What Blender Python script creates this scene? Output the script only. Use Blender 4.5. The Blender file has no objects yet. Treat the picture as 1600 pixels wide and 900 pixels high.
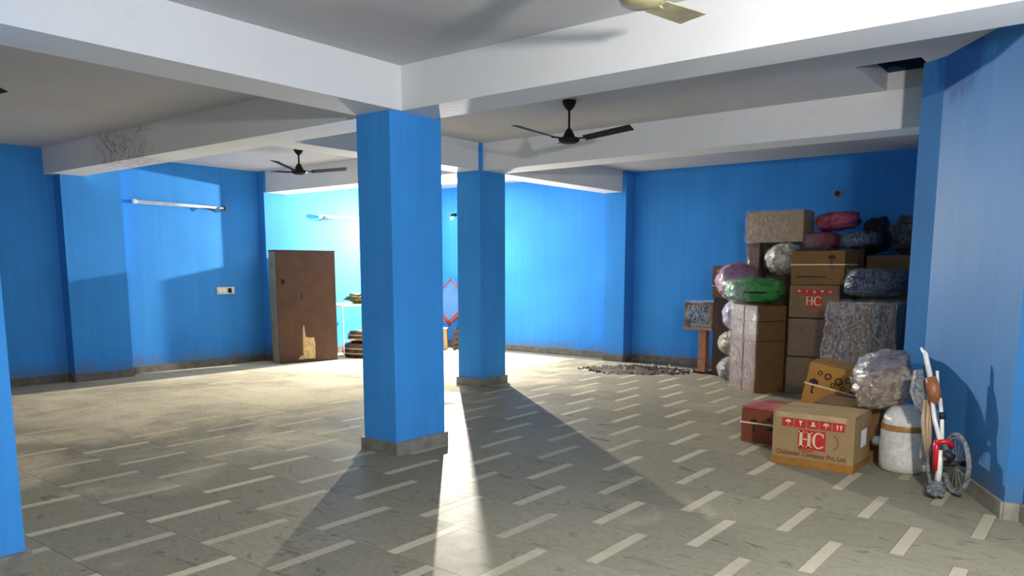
import bpy, bmesh, math, random
from mathutils import Vector, Matrix, noise

S = bpy.context.scene
COL = S.collection
R = math.radians
PI = math.pi

# ------------------------------------------------------------------ camera, world, light, exposure
cam_data = bpy.data.cameras.new('camera')
cam = bpy.data.objects.new('camera', cam_data)
COL.objects.link(cam)
cam_data.sensor_fit = 'HORIZONTAL'
cam_data.sensor_width = 36.0
cam_data.lens = 36.0 * 1212.0 / 1600.0
cam_data.shift_y = 140.0 / 1600.0
cam_data.clip_start = 0.05
cam.location = (0, 0, 1.5)
cam.rotation_euler = (R(90 - 8.0), 0, R(38.1))
S.camera = cam

world = bpy.data.worlds.new('world')
S.world = world
world.use_nodes = True
bg = world.node_tree.nodes['Background']
bg.inputs[0].default_value = (1.0, 0.93, 0.84, 1)
bg.inputs[1].default_value = 0.14

LAMP_BACK = dict(loc=(-10.12, 11.06, 2.42), watts=4300, color=(1.0, 0.93, 0.80), aim=(0.36, -0.88, -0.30))
LAMP_NEAR = dict(loc=(0.40, 2.10, 2.25), watts=400, color=(1.0, 0.96, 0.90), size=0.07)

S.view_settings.view_transform = 'Standard'
S.view_settings.look = 'None'
S.view_settings.gamma = 1.0
S.view_settings.use_curve_mapping = False
S.view_settings.exposure = 0.12

# ------------------------------------------------------------------ materials
def new_mat(name):
    m = bpy.data.materials.new(name)
    m.use_nodes = True
    nt = m.node_tree
    return m, nt, nt.nodes['Principled BSDF']

def N(nt, t, **kw):
    n = nt.nodes.new(t)
    for k, v in kw.items():
        if k in n.inputs.keys():
            n.inputs[k].default_value = v
        else:
            setattr(n, k, v)
    return n

def L(nt, a, b):
    nt.links.new(a, b)

def noise_tex(nt, vec, scale, detail=4, rough=0.55, dist=0.0):
    n = N(nt, 'ShaderNodeTexNoise')
    n.inputs['Scale'].default_value = scale
    n.inputs['Detail'].default_value = detail
    n.inputs['Roughness'].default_value = rough
    n.inputs['Distortion'].default_value = dist
    if vec is not None:
        L(nt, vec, n.inputs['Vector'])
    return n.outputs['Fac']

def ramp(nt, src, stops):
    r = N(nt, 'ShaderNodeValToRGB')
    e = r.color_ramp.elements
    while len(e) < len(stops):
        e.new(0.5)
    for el, (p, c) in zip(e, stops):
        el.position = p
        el.color = (c, c, c, 1) if isinstance(c, (int, float)) else (*c, 1)
    L(nt, src, r.inputs[0])
    return r.outputs[0]

def mixc(nt, fac, a, b, mode='MIX'):
    m = N(nt, 'ShaderNodeMix', data_type='RGBA', blend_type=mode)
    for sock, v in ((m.inputs[0], fac), (m.inputs[6], a), (m.inputs[7], b)):
        if hasattr(v, 'is_linked'):
            L(nt, v, sock)
        elif isinstance(v, (int, float)):
            sock.default_value = v
        else:
            sock.default_value = (*v, 1)
    return m.outputs[2]

def math_n(nt, op, a, b=None):
    m = N(nt, 'ShaderNodeMath', operation=op)
    for i, v in enumerate((a, b)):
        if v is None:
            continue
        if hasattr(v, 'is_linked'):
            L(nt, v, m.inputs[i])
        else:
            m.inputs[i].default_value = v
    return m.outputs[0]

def bump(nt, bsdf, h, strength=0.3, dist=0.01):
    b = N(nt, 'ShaderNodeBump')
    b.inputs['Strength'].default_value = strength
    b.inputs['Distance'].default_value = dist
    L(nt, h, b.inputs['Height'])
    L(nt, b.outputs[0], bsdf.inputs['Normal'])

def geo_pos(nt):
    return N(nt, 'ShaderNodeNewGeometry').outputs['Position']

def obj_co(nt):
    return N(nt, 'ShaderNodeTexCoord').outputs['Object']

def plain(name, col, rough=0.6, metal=0.0, var=0.15, scale=12, bmp=0.1, spec=None):
    m, nt, b = new_mat(name)
    v = obj_co(nt)
    n = noise_tex(nt, v, scale, 5)
    dark = tuple(c * (1 - var) for c in col)
    light = tuple(min(1, c * (1 + var)) for c in col)
    L(nt, ramp(nt, n, [(0.3, dark), (0.7, light)]), b.inputs['Base Color'])
    b.inputs['Roughness'].default_value = rough
    b.inputs['Metallic'].default_value = metal
    if spec is not None:
        b.inputs['Specular IOR Level'].default_value = spec
    if bmp:
        bump(nt, b, noise_tex(nt, v, scale * 5, 4), bmp, 0.005)
    return m

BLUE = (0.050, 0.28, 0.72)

def wall_paint(name, damp=None, dirt=1.0, tone=None):
    BL = tone or BLUE
    m, nt, b = new_mat(name)
    p = geo_pos(nt)
    n1 = noise_tex(nt, p, 0.9, 4)
    n2 = noise_tex(nt, p, 7.0, 6, 0.65)
    col = ramp(nt, n1, [(0.3, tuple(c * 0.90 for c in BL)), (0.7, tuple(min(1, c * 1.08) for c in BL))])
    # vertical brush streaks
    mp = N(nt, 'ShaderNodeMapping')
    mp.inputs['Scale'].default_value = (14, 14, 0.6)
    L(nt, p, mp.inputs['Vector'])
    streak = ramp(nt, noise_tex(nt, mp.outputs[0], 1.0, 4, 0.6), [(0.35, 0.95), (0.65, 1.03)])
    col = mixc(nt, 1.0, col, streak, 'MULTIPLY')
    # dirt near the floor, a stain in the paint with a ragged upper edge
    sep = N(nt, 'ShaderNodeSeparateXYZ')
    L(nt, p, sep.inputs[0])
    h = math_n(nt, 'SUBTRACT', 0.34, sep.outputs[2])
    h = math_n(nt, 'MULTIPLY', h, 1.6)
    h = math_n(nt, 'ADD', h, math_n(nt, 'SUBTRACT', noise_tex(nt, p, 2.2, 5, 0.7), 0.62))
    d = ramp(nt, h, [(0.0, 0.0), (0.45, 0.75 * dirt)])
    col = mixc(nt, d, col, (0.16, 0.15, 0.12))
    # small scuffs
    sc = ramp(nt, noise_tex(nt, p, 16, 3, 0.4), [(0.78, 0.0), (0.82, 0.5)])
    col = mixc(nt, sc, col, (0.02, 0.10, 0.33))
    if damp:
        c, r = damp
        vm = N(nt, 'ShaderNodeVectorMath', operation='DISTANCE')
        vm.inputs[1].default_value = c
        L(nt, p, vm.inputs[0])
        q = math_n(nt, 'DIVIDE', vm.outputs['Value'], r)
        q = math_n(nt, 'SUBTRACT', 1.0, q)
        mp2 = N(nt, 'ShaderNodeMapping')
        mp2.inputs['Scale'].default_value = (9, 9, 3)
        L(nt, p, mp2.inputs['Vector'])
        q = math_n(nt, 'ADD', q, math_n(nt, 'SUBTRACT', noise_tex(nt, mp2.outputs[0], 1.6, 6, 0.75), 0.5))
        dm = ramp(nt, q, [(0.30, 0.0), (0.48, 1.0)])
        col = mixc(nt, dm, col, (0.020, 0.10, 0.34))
    L(nt, col, b.inputs['Base Color'])
    b.inputs['Roughness'].default_value = 0.55
    b.inputs['Specular IOR Level'].default_value = 0.07
    bump(nt, b, n2, 0.12, 0.01)
    return m

def plaster(name, col, stain=0.15, crack=None):
    m, nt, b = new_mat(name)
    p = geo_pos(nt)
    n1 = noise_tex(nt, p, 0.55, 5, 0.6)
    c = ramp(nt, n1, [(0.3, tuple(x * (1 - stain) for x in col)), (0.68, col)])
    c = mixc(nt, ramp(nt, noise_tex(nt, p, 3.0, 6, 0.7), [(0.55, 0.0), (0.8, 0.25)]), c, tuple(x * 0.7 for x in col))
    if crack:        # ragged cracks and grey damp where the plaster has blown
        vm = N(nt, 'ShaderNodeVectorMath', operation='DISTANCE')
        vm.inputs[1].default_value = crack[0]
        L(nt, p, vm.inputs[0])
        near = math_n(nt, 'SUBTRACT', 1.0, math_n(nt, 'DIVIDE', vm.outputs['Value'], crack[1]))
        wob = noise_tex(nt, p, 4.5, 6, 0.7)
        edge = math_n(nt, 'ABSOLUTE', math_n(nt, 'SUBTRACT', noise_tex(nt, p, 2.6, 7, 0.62, 0.8), 0.5))
        line = ramp(nt, edge, [(0.0, 1.0), (0.016, 0.0)])
        near = ramp(nt, math_n(nt, 'ADD', near, math_n(nt, 'SUBTRACT', wob, 0.55)), [(0.15, 0.0), (0.55, 1.0)])
        c = mixc(nt, math_n(nt, 'MULTIPLY', near, 0.22), c, (0.30, 0.30, 0.31))
        c = mixc(nt, math_n(nt, 'MULTIPLY', math_n(nt, 'MULTIPLY', line, near), 0.85), c, (0.10, 0.10, 0.10))
    L(nt, c, b.inputs['Base Color'])
    b.inputs['Roughness'].default_value = 0.75
    bump(nt, b, noise_tex(nt, p, 9, 5, 0.6), 0.12, 0.015)
    return m

def stone_slab(name, base, dust, k):
    m, nt, b = new_mat(name)
    p = geo_pos(nt)
    info = N(nt, 'ShaderNodeObjectInfo')
    # marbled veins that run through each slab
    mp = N(nt, 'ShaderNodeMapping')
    mp.inputs['Scale'].default_value = (1.0, 2.3, 1.0)
    mp.inputs['Rotation'].default_value = (0, 0, 0.5)
    L(nt, p, mp.inputs['Vector'])
    n1 = noise_tex(nt, mp.outputs[0], 2.6, 8, 0.66, 2.6)
    c = ramp(nt, n1, [(0.30, tuple(x * (1 - 0.66 * k) for x in base)), (0.46, base), (0.58, tuple(x * (1 - 0.2 * k) for x in base)), (0.75, tuple(min(1, x * 1.25) for x in base))])
    tint = ramp(nt, info.outputs['Random'], [(0.0, 0.86), (1.0, 1.12)])
    c = mixc(nt, 1.0, c, tint, 'MULTIPLY')
    sep = N(nt, 'ShaderNodeSeparateXYZ')
    L(nt, p, sep.inputs[0])
    # sandy dust: thick over the far bay, patchy elsewhere
    far = math_n(nt, 'MULTIPLY', math_n(nt, 'ADD', sep.outputs[0], 4.6), -0.22)
    far = math_n(nt, 'MINIMUM', math_n(nt, 'MAXIMUM', far, 0.0), 0.62)
    dn = math_n(nt, 'SUBTRACT', noise_tex(nt, p, 0.8, 6, 0.62, 0.4), 0.60)
    df = math_n(nt, 'ADD', far, math_n(nt, 'MULTIPLY', dn, 2.2))
    dd = ramp(nt, df, [(0.0, 0.10), (0.55, 0.88)])
    grit = ramp(nt, noise_tex(nt, p, 30, 4, 0.7), [(0.35, 0.72), (0.65, 1.06)])
    dc = mixc(nt, 1.0, dust, grit, 'MULTIPLY')
    c = mixc(nt, dd, c, dc)
    L(nt, c, b.inputs['Base Color'])
    r = ramp(nt, math_n(nt, 'ADD', dd, math_n(nt, 'MULTIPLY', noise_tex(nt, p, 5, 4), 0.3)), [(0.2, 0.42), (0.8, 0.75)])
    L(nt, r, b.inputs['Roughness'])
    L(nt, ramp(nt, dd, [(0.2, 0.012), (0.8, 0.0)]), b.inputs['Specular IOR Level'])
    bump(nt, b, noise_tex(nt, p, 11, 4, 0.6), 0.05, 0.010)
    return m

def cardboard(name, col, var=0.12, stains=0.3):
    m, nt, b = new_mat(name)
    v = obj_co(nt)
    n1 = noise_tex(nt, v, 5, 5, 0.6)
    c = ramp(nt, n1, [(0.3, tuple(x * (1 - var) for x in col)), (0.7, tuple(x * (1 + var) for x in col))])
    mp = N(nt, 'ShaderNodeMapping')
    mp.inputs['Scale'].default_value = (2, 2, 60)
    L(nt, v, mp.inputs['Vector'])
    c = mixc(nt, ramp(nt, noise_tex(nt, v, 3.2, 6, 0.7), [(0.55, 0.0), (0.75, stains)]), c, tuple(x * 0.4 for x in col))
    L(nt, c, b.inputs['Base Color'])
    b.inputs['Roughness'].default_value = 0.62
    bump(nt, b, noise_tex(nt, v, 9, 6, 0.65), 0.35, 0.012)
    return m

def film(name, opacity=(0.012, 0.17), col=(0.95, 0.95, 0.95), scale=18, rough=0.08):
    """crumpled clear stretch film"""
    m, nt, b = new_mat(name)
    v = obj_co(nt)
    mp = N(nt, 'ShaderNodeMapping')
    mp.inputs['Scale'].default_value = (1, 1, 0.45)
    L(nt, v, mp.inputs['Vector'])
    n = noise_tex(nt, mp.outputs[0], scale, 7, 0.72, 1.2)
    ridge = math_n(nt, 'ABSOLUTE', math_n(nt, 'SUBTRACT', n, 0.5))
    fac = ramp(nt, ridge, [(0.0, opacity[1]), (0.055, opacity[0])])
    nt.nodes.remove(b)
    gl = N(nt, 'ShaderNodeBsdfGlossy')
    gl.inputs['Color'].default_value = (*col, 1)
    gl.inputs['Roughness'].default_value = rough
    bp = N(nt, 'ShaderNodeBump')
    bp.inputs['Strength'].default_value = 1.0
    bp.inputs['Distance'].default_value = 0.03
    L(nt, n, bp.inputs['Height'])
    L(nt, bp.outputs[0], gl.inputs['Normal'])
    tr = N(nt, 'ShaderNodeBsdfTransparent')
    mx = N(nt, 'ShaderNodeMixShader')
    L(nt, fac, mx.inputs[0])
    L(nt, tr.outputs[0], mx.inputs[1])
    L(nt, gl.outputs[0], mx.inputs[2])
    L(nt, mx.outputs[0], nt.nodes['Material Output'].inputs['Surface'])
    return m

def crumple(name, c1, c2, scale=10, rough=0.22, bmp=1.0, spec=0.7):
    """opaque shiny crumpled plastic with two tones of what it wraps"""
    m, nt, b = new_mat(name)
    v = obj_co(nt)
    n = noise_tex(nt, v, scale, 7, 0.7, 1.0)
    L(nt, ramp(nt, n, [(0.36, c1), (0.62, c2)]), b.inputs['Base Color'])
    b.inputs['Roughness'].default_value = rough
    b.inputs['Specular IOR Level'].default_value = spec
    bump(nt, b, noise_tex(nt, v, scale * 1.7, 6, 0.7, 1.5), bmp, 0.04)
    return m

def emitter(name, col, strength):
    m, nt, b = new_mat(name)
    b.inputs['Base Color'].default_value = (*col, 1)
    b.inputs['Emission Color'].default_value = (*col, 1)
    b.inputs['Emission Strength'].default_value = strength
    return m

M = {}
M['wall'] = wall_paint('blue wall paint')
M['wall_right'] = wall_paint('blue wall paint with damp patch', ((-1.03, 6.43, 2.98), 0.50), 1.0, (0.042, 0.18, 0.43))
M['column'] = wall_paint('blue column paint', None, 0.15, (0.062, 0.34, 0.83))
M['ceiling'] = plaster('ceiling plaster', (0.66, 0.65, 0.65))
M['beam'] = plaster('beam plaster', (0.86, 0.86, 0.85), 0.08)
M['beam_cracked'] = plaster('cracked beam plaster', (0.86, 0.86, 0.85), 0.08, ((-8.95, 4.34, 2.88), 0.95))
M['slab'] = stone_slab('grey stone slab', (0.235, 0.218, 0.160), (0.62, 0.55, 0.41), 1.0)
M['strip'] = stone_slab('pale marble strip', (0.44, 0.40, 0.30), (0.60, 0.50, 0.32), 0.35)
M['grout'] = plain('dark joint', (0.10, 0.095, 0.08), 0.9)
M['skirting'] = plain('grey skirting stone', (0.24, 0.225, 0.185), 0.6, var=0.35, scale=8)
M['skirting_dark'] = plain('dusty dark skirting stone', (0.15, 0.13, 0.10), 0.7, var=0.35, scale=8)
M['black_metal'] = plain('dark brown fan enamel', (0.014, 0.010, 0.007), 0.6, 0.0, bmp=0, spec=0.2)
M['gold_metal'] = plain('cream gold fan enamel', (0.55, 0.47, 0.24), 0.35, 0.2, var=0.25, bmp=0)
M['kraft'] = cardboard('kraft carton', (0.34, 0.225, 0.10))
M['kraft_pale_shade'] = cardboard('pale kraft carton', (0.17, 0.11, 0.06))  # pale kraft, darkened in colour for the dim light deeper in the pile
M['kraft_brown'] = cardboard('brown carton', (0.16, 0.075, 0.024))
M['kraft_orange_shade'] = cardboard('orange brown carton toned as shade', (0.20, 0.095, 0.018))  # orange brown carton darkened; the stack's shade is put into this colour
M['kraft_shaded'] = cardboard('kraft carton toned as shade', (0.20, 0.125, 0.06))  # same kraft as the front HC carton, with shade painted in
M['kraft_orange'] = cardboard('orange brown carton', (0.40, 0.19, 0.03))
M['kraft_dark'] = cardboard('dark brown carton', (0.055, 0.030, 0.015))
M['carton_red'] = cardboard('red brown carton', (0.20, 0.050, 0.020))
M['red_sheet'] = plain('faded red sheet', (0.42, 0.08, 0.08), 0.5, var=0.3)
M['tape'] = plain('brown packing tape', (0.36, 0.165, 0.035), 0.25, bmp=0.05)
M['tape_clear'] = plain('glossy tan tape', (0.45, 0.33, 0.18), 0.16, bmp=0.1)
M['strap'] = plain('cream strap', (0.85, 0.74, 0.52), 0.4, bmp=0)
M['red_print'] = plain('red print', (0.52, 0.022, 0.018), 0.6, var=0.12, scale=30, bmp=0)
M['cream_print'] = plain('cream print', (0.70, 0.56, 0.34), 0.6, bmp=0)
M['dark_print'] = plain('black print', (0.020, 0.013, 0.008), 0.7, bmp=0)
M['brown_print'] = plain('brown print', (0.20, 0.05, 0.02), 0.7, bmp=0)
M['white_label'] = plain('white paper', (0.80, 0.80, 0.80), 0.6, bmp=0)
M['film'] = film('clear stretch film')
M['film_heavy'] = film('thick clear stretch film', (0.03, 0.40), scale=20)
M['drum_wrap'] = crumple('white wrapped plastic', (0.62, 0.63, 0.58), (0.84, 0.84, 0.79), 9, 0.3, 0.5)
M['black_bag'] = crumple('black plastic', (0.004, 0.004, 0.006), (0.012, 0.012, 0.02), 8, 0.2)
M['navy_bag'] = crumple('navy plastic', (0.004, 0.007, 0.022), (0.012, 0.022, 0.06), 8, 0.2)
M['green_bag'] = crumple('green plastic', (0.015, 0.16, 0.025), (0.05, 0.34, 0.07), 6, 0.25)
M['purple_bag'] = crumple('purple cloth in film', (0.16, 0.035, 0.12), (0.40, 0.13, 0.30), 7, 0.3)
M['lilac_bag'] = crumple('lilac cloth in film', (0.34, 0.28, 0.42), (0.62, 0.56, 0.70), 5, 0.25)
M['gold_bag'] = crumple('tan and silver bundle in film', (0.16, 0.10, 0.04), (0.66, 0.58, 0.44), 9, 0.2)
M['grey_bundle'] = crumple('grey brown bundle in film', (0.14, 0.10, 0.08), (0.44, 0.40, 0.37), 11, 0.22)
M['pink_pack'] = crumple('pink and red pack', (0.22, 0.008, 0.03), (0.55, 0.05, 0.14), 6, 0.2)
M['red_pack'] = crumple('dark red pack', (0.10, 0.006, 0.010), (0.28, 0.02, 0.03), 7, 0.2)
M['tan_roll'] = crumple('tan cloth in film', (0.26, 0.18, 0.12), (0.66, 0.53, 0.42), 12, 0.2)
M['grey_plastic'] = crumple('grey plastic sheet', (0.14, 0.13, 0.14), (0.27, 0.26, 0.28), 6, 0.25)
M['bubble'] = crumple('grey bubble wrap', (0.18, 0.20, 0.22), (0.62, 0.64, 0.66), 24, 0.22)
M['white_metal'] = plain('white enamel tube', (0.80, 0.79, 0.74), 0.3, bmp=0)
M['beige_tube'] = plain('dull beige tube', (0.42, 0.30, 0.19), 0.45)
M['rust_wrap'] = plain('rust brown tape', (0.30, 0.11, 0.045), 0.35, var=0.45, scale=25, bmp=0.4)
M['red_metal'] = plain('red enamel', (0.55, 0.012, 0.022), 0.3, bmp=0)
M['frame_red'] = plain('dull red paint', (0.26, 0.030, 0.022), 0.5)
M['black_rubber'] = plain('black rubber', (0.014, 0.014, 0.015), 0.6)
M['wardrobe'] = cardboard('brown wardrobe board', (0.070, 0.026, 0.007), 0.25, 0.5)
M['wardrobe_edge'] = cardboard('dusty wardrobe side', (0.40, 0.32, 0.20), 0.2, 0.5)
M['ply'] = plain('bare plywood', (0.52, 0.36, 0.16), 0.6, var=0.3, scale=18)
M['sacking'] = crumple('brown sacking', (0.035, 0.018, 0.006), (0.20, 0.11, 0.045), 9, 0.6, 1.0, 0.3)
M['green_cloth'] = crumple('olive cloth', (0.05, 0.03, 0.01), (0.25, 0.22, 0.06), 9, 0.6, 1.0, 0.3)
M['blue_panel'] = plain('steel blue board', (0.06, 0.17, 0.36), 0.45)
M['pink_wood'] = plain('reddish wood', (0.40, 0.17, 0.09), 0.5, var=0.3)
M['rubble'] = plain('brown rubble', (0.048, 0.038, 0.024), 0.9, var=0.5, scale=40)
M['rubble_pale'] = plain('pale plaster lump', (0.50, 0.47, 0.38), 0.85, var=0.25)
M['shade_blue'] = plain('navy shaft paint', (0.008, 0.025, 0.10), 0.6)
M['tube_white'] = plain('white glass tube', (0.86, 0.87, 0.85), 0.2, bmp=0)
M['plate'] = plain('off white plastic', (0.72, 0.68, 0.60), 0.4, bmp=0)
M['crack'] = plain('dark crack', (0.16, 0.155, 0.15), 0.9)
M['bulb'] = emitter('lit bulb glass', (1.0, 0.97, 0.88), 60)

# ------------------------------------------------------------------ geometry helpers
class MB:
    def __init__(s):
        s.bm = bmesh.new()

    def box(s, x0, x1, y0, y1, z0, z1, mtx=None):
        vs = [s.bm.verts.new((x, y, z)) for x in (x0, x1) for y in (y0, y1) for z in (z0, z1)]
        for f in ((0, 1, 3, 2), (4, 6, 7, 5), (0, 4, 5, 1), (2, 3, 7, 6), (0, 2, 6, 4), (1, 5, 7, 3)):
            s.bm.faces.new([vs[i] for i in f])
        if mtx:
            for v in vs:
                v.co = mtx @ v.co
        return s

    def prism(s, pts, h0, h1, axis='z'):
        """closed polygon pts (2d) extruded; axis z: (x,y), axis y: (x,z) extruded along y"""
        def P(p, h):
            return (p[0], p[1], h) if axis == 'z' else (p[0], h, p[1])
        a = [s.bm.verts.new(P(p, h0)) for p in pts]
        b = [s.bm.verts.new(P(p, h1)) for p in pts]
        n = len(pts)
        s.bm.faces.new(a)
        s.bm.faces.new(b[::-1])
        for i in range(n):
            s.bm.faces.new((a[i], a[(i + 1) % n], b[(i + 1) % n], b[i]))
        return s

    def lathe(s, prof, n=20, center=(0, 0, 0)):
        rings = []
        for r, z in prof:
            rings.append([s.bm.verts.new((center[0] + r * math.cos(2 * PI * i / n), center[1] + r * math.sin(2 * PI * i / n), center[2] + z)) for i in range(n)])
        for a, b in zip(rings, rings[1:]):
            for i in range(n):
                s.bm.faces.new((a[i], a[(i + 1) % n], b[(i + 1) % n], b[i]))
        s.bm.faces.new(rings[0][::-1])
        s.bm.faces.new(rings[-1])
        return s

    def tube(s, pts, r, n=10, closed=False, flat=None):
        pts = [Vector(p) for p in pts]
        rr = r if isinstance(r, (list, tuple)) else [r] * len(pts)
        rings = []
        m = len(pts)
        prev = None
        for i, p in enumerate(pts):
            if closed:
                t = pts[(i + 1) % m] - pts[i - 1]
            else:
                t = pts[min(i + 1, m - 1)] - pts[max(i - 1, 0)]
            t.normalize()
            ref = Vector((0, 0, 1)) if abs(t.z) < 0.95 else Vector((1, 0, 0))
            if prev is not None:
                ref = prev
            u = t.cross(ref)
            u.normalize()
            w = u.cross(t)
            w.normalize()
            prev = w
            fl = flat or 1.0
            rings.append([s.bm.verts.new(p + (u * math.cos(2 * PI * k / n) + w * math.sin(2 * PI * k / n) * fl) * rr[i]) for k in range(n)])
        for i in range(m if closed else m - 1):
            a, b = rings[i], rings[(i + 1) % m]
            for k in range(n):
                s.bm.faces.new((a[k], a[(k + 1) % n], b[(k + 1) % n], b[k]))
        if not closed:
            s.bm.faces.new(rings[0][::-1])
            s.bm.faces.new(rings[-1])
        return s

    def blob(s, c, rad, amp=0.08, freq=2.5, seed=0, sq=1.0, nu=28, nv=18, flat_bottom=None):
        """lumpy rounded body; sq < 1 makes it boxier"""
        rings = []
        sg = lambda v: math.copysign(abs(v) ** sq, v)
        for j in range(nv + 1):
            ph = -PI / 2 + PI * j / nv
            ring = []
            for i in range(nu):
                th = 2 * PI * i / nu
                d = Vector((sg(math.cos(ph)) * sg(math.cos(th)), sg(math.cos(ph)) * sg(math.sin(th)), sg(math.sin(ph))))
                k = 1 + amp * (noise.fractal(d * freq + Vector((seed * 7.1, seed * 3.3, 0)), 0.9, 2.1, 4))
                p = Vector((d.x * rad[0] * k, d.y * rad[1] * k, d.z * rad[2] * k))
                if flat_bottom is not None and p.z < -rad[2] * flat_bottom:
                    p.z = -rad[2] * flat_bottom
                ring.append(s.bm.verts.new(Vector(c) + p))
                if j in (0, nv):
                    break
            rings.append(ring)
        for j in range(nv):
            a, b = rings[j], rings[j + 1]
            for i in range(nu):
                i2 = (i + 1) % nu
                if len(a) == 1:
                    s.bm.faces.new((a[0], b[i2], b[i]))
                elif len(b) == 1:
                    s.bm.faces.new((a[i], a[i2], b[0]))
                else:
                    s.bm.faces.new((a[i], a[i2], b[i2], b[i]))
        return s

    def softbox(s, W, D, H, cuts=8, amp=0.006, seed=0, bulge=0.0, off=0.0, freq=5, flare=(0, 0)):
        """carton body with slightly dented faces; base at z = 0, front at -y"""
        t = bmesh.new()
        bmesh.ops.create_cube(t, size=1.0)
        bmesh.ops.subdivide_edges(t, edges=t.edges[:], cuts=cuts, use_grid_fill=True)
        m = {}
        for v in t.verts:
            c = v.co.copy()
            u = Vector((c.x * 2, c.y * 2, c.z * 2))
            p = Vector((c.x * (W + 2 * off), c.y * (D + 2 * off), (c.z + 0.5) * (H + off)))
            nv = Vector((p.x * freq, p.y * freq, p.z * freq + seed * 5.7))
            a = amp * (0.25 if max(abs(u.x), abs(u.y)) > 0.99 and abs(u.z) > 0.99 else 1)
            nn = noise.noise_vector(nv)
            p.x += nn.x * a + bulge * math.copysign(1, u.x) * (abs(u.x) > 0.99) * (1 - u.y * u.y) * (1 - u.z * u.z)
            p.y += nn.y * a + bulge * math.copysign(1, u.y) * (abs(u.y) > 0.99) * (1 - u.x * u.x) * (1 - u.z * u.z)
            p.z += nn.z * a * (1 if u.z > -0.99 else 0) + bulge * (u.z > 0.99) * (1 - u.x * u.x) * (1 - u.y * u.y)
            if u.x < 0:
                p.x -= flare[0] * (0.5 - c.z) * abs(u.x)
            else:
                p.x += flare[1] * (0.5 - c.z) * abs(u.x)
            p.z = max(p.z, 0.0)
            m[v] = s.bm.verts.new(p)
        for f in t.faces:
            s.bm.faces.new([m[v] for v in f.verts])
        t.free()
        return s

    def build(s, name, mat, parent=None, loc=(0, 0, 0), rot=(0, 0, 0), smooth=False, bevel=0.0):
        if bevel:
            bmesh.ops.bevel(s.bm, geom=s.bm.edges[:] + s.bm.verts[:], offset=bevel, segments=2, affect='EDGES', profile=0.6)
        bmesh.ops.recalc_face_normals(s.bm, faces=s.bm.faces[:])
        me = bpy.data.meshes.new(name)
        s.bm.to_mesh(me)
        s.bm.free()
        if smooth:
            for f in me.polygons:
                f.use_smooth = True
        me.materials.append(mat)
        o = bpy.data.objects.new(name, me)
        COL.objects.link(o)
        o.location = loc
        o.rotation_euler = rot
        o.parent = parent
        return o

def tag(o, label=None, cat=None, group=None, kind=None):
    if label: o['label'] = label
    if cat: o['category'] = cat
    if group: o['group'] = group
    if kind: o['kind'] = kind
    return o

def thing(name, label, cat, loc=(0, 0, 0), rot=(0, 0, 0), group=None):
    o = bpy.data.objects.new(name, None)
    COL.objects.link(o)
    o.location = loc
    o.rotation_euler = rot if isinstance(rot, (tuple, list)) else (0, 0, rot)
    o.empty_display_size = 0.1
    return tag(o, label, cat, group)

def part_label(o, text):
    o['label'] = text
    return o

def copy_tree(o, parent=None):
    c = o.copy()
    COL.objects.link(c)
    c.parent = parent
    for ch in list(o.children):
        copy_tree(ch, c)
    return c

# ------------------------------------------------------------------ the setting
HC, HB = 3.03, 2.70           # ceiling and underside of the beams
XL, YB = -11.05, 11.25        # inner faces of the left and back walls
YN = -2.6

def struct(name, mb, mat, label=None, parent=None, cat=None, **kw):
    o = mb.build(name, mat, parent, **kw)
    if parent is None:
        tag(o, label, cat, None, 'structure')
    return o

floor = struct('floor', MB().box(-11.3, 3.6, YN, 11.5, -0.12, -0.004), M['grout'], 'dusty floor of grey stone slabs with pale marble strips')

# slabs and strips, each a piece of its own
PX, PY, SW, X0, Y0 = 0.607, 0.545, 0.072, -0.83, 1.63
G = 0.003
def piece_mesh(name, w, d):
    mb = MB()
    mb.box(-w / 2, w / 2, -d / 2, d / 2, -0.02, 0.0)
    me = bpy.data.meshes.new(name)
    bmesh.ops.recalc_face_normals(mb.bm, faces=mb.bm.faces[:])
    mb.bm.to_mesh(me)
    mb.bm.free()
    return me
slab_me = piece_mesh('floor_slab', PX - SW - G, PY - G)
slab_me.materials.append(M['slab'])
strip_me = piece_mesh('marble_strip', SW - G, PY - G)
strip_me.materials.append(M['strip'])
slabs, strips = [], []
for k in range(-8, 19):
    yc = Y0 + (k + 0.5) * PY
    if yc - PY / 2 < YN or yc + PY / 2 > 11.4:
        continue
    for j in range(-8, 19):
        xs = X0 - j * PX - (0 if k % 2 else PX / 2)
        if xs < -11.2 or xs > 3.5:
            continue
        strips.append((xs, yc))
        slabs.append((xs - PX / 2, yc))
fwd = Vector((-math.sin(R(38.1)), math.cos(R(38.1))))
def in_view(p):
    d = p[0] * fwd.x + p[1] * fwd.y
    s = p[0] * fwd.y - p[1] * fwd.x
    return d > 1.6 and abs(s) < d * 0.70 + 0.35
def lay(name, me, spots, mat):
    seen = sorted((p for p in spots if in_view(p)), key=lambda p: p[0] ** 2 + p[1] ** 2)
    near = set(seen[:300])
    for p in seen[:300]:
        o = bpy.data.objects.new(name, me)
        COL.objects.link(o)
        o.parent = floor
        o.location = (p[0], p[1], 0)
    mb = MB()
    w = (PX - SW - G) / 2 if name == 'floor_slab' else (SW - G) / 2
    for p in spots:
        if p not in near:
            mb.box(p[0] - w, p[0] + w, p[1] - (PY - G) / 2, p[1] + (PY - G) / 2, -0.02, 0.0)
    tag(mb.build(name + 's_beyond', mat, floor), kind='stuff')
lay('floor_slab', slab_me, slabs, M['slab'])
lay('marble_strip', strip_me, strips, M['strip'])

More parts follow.
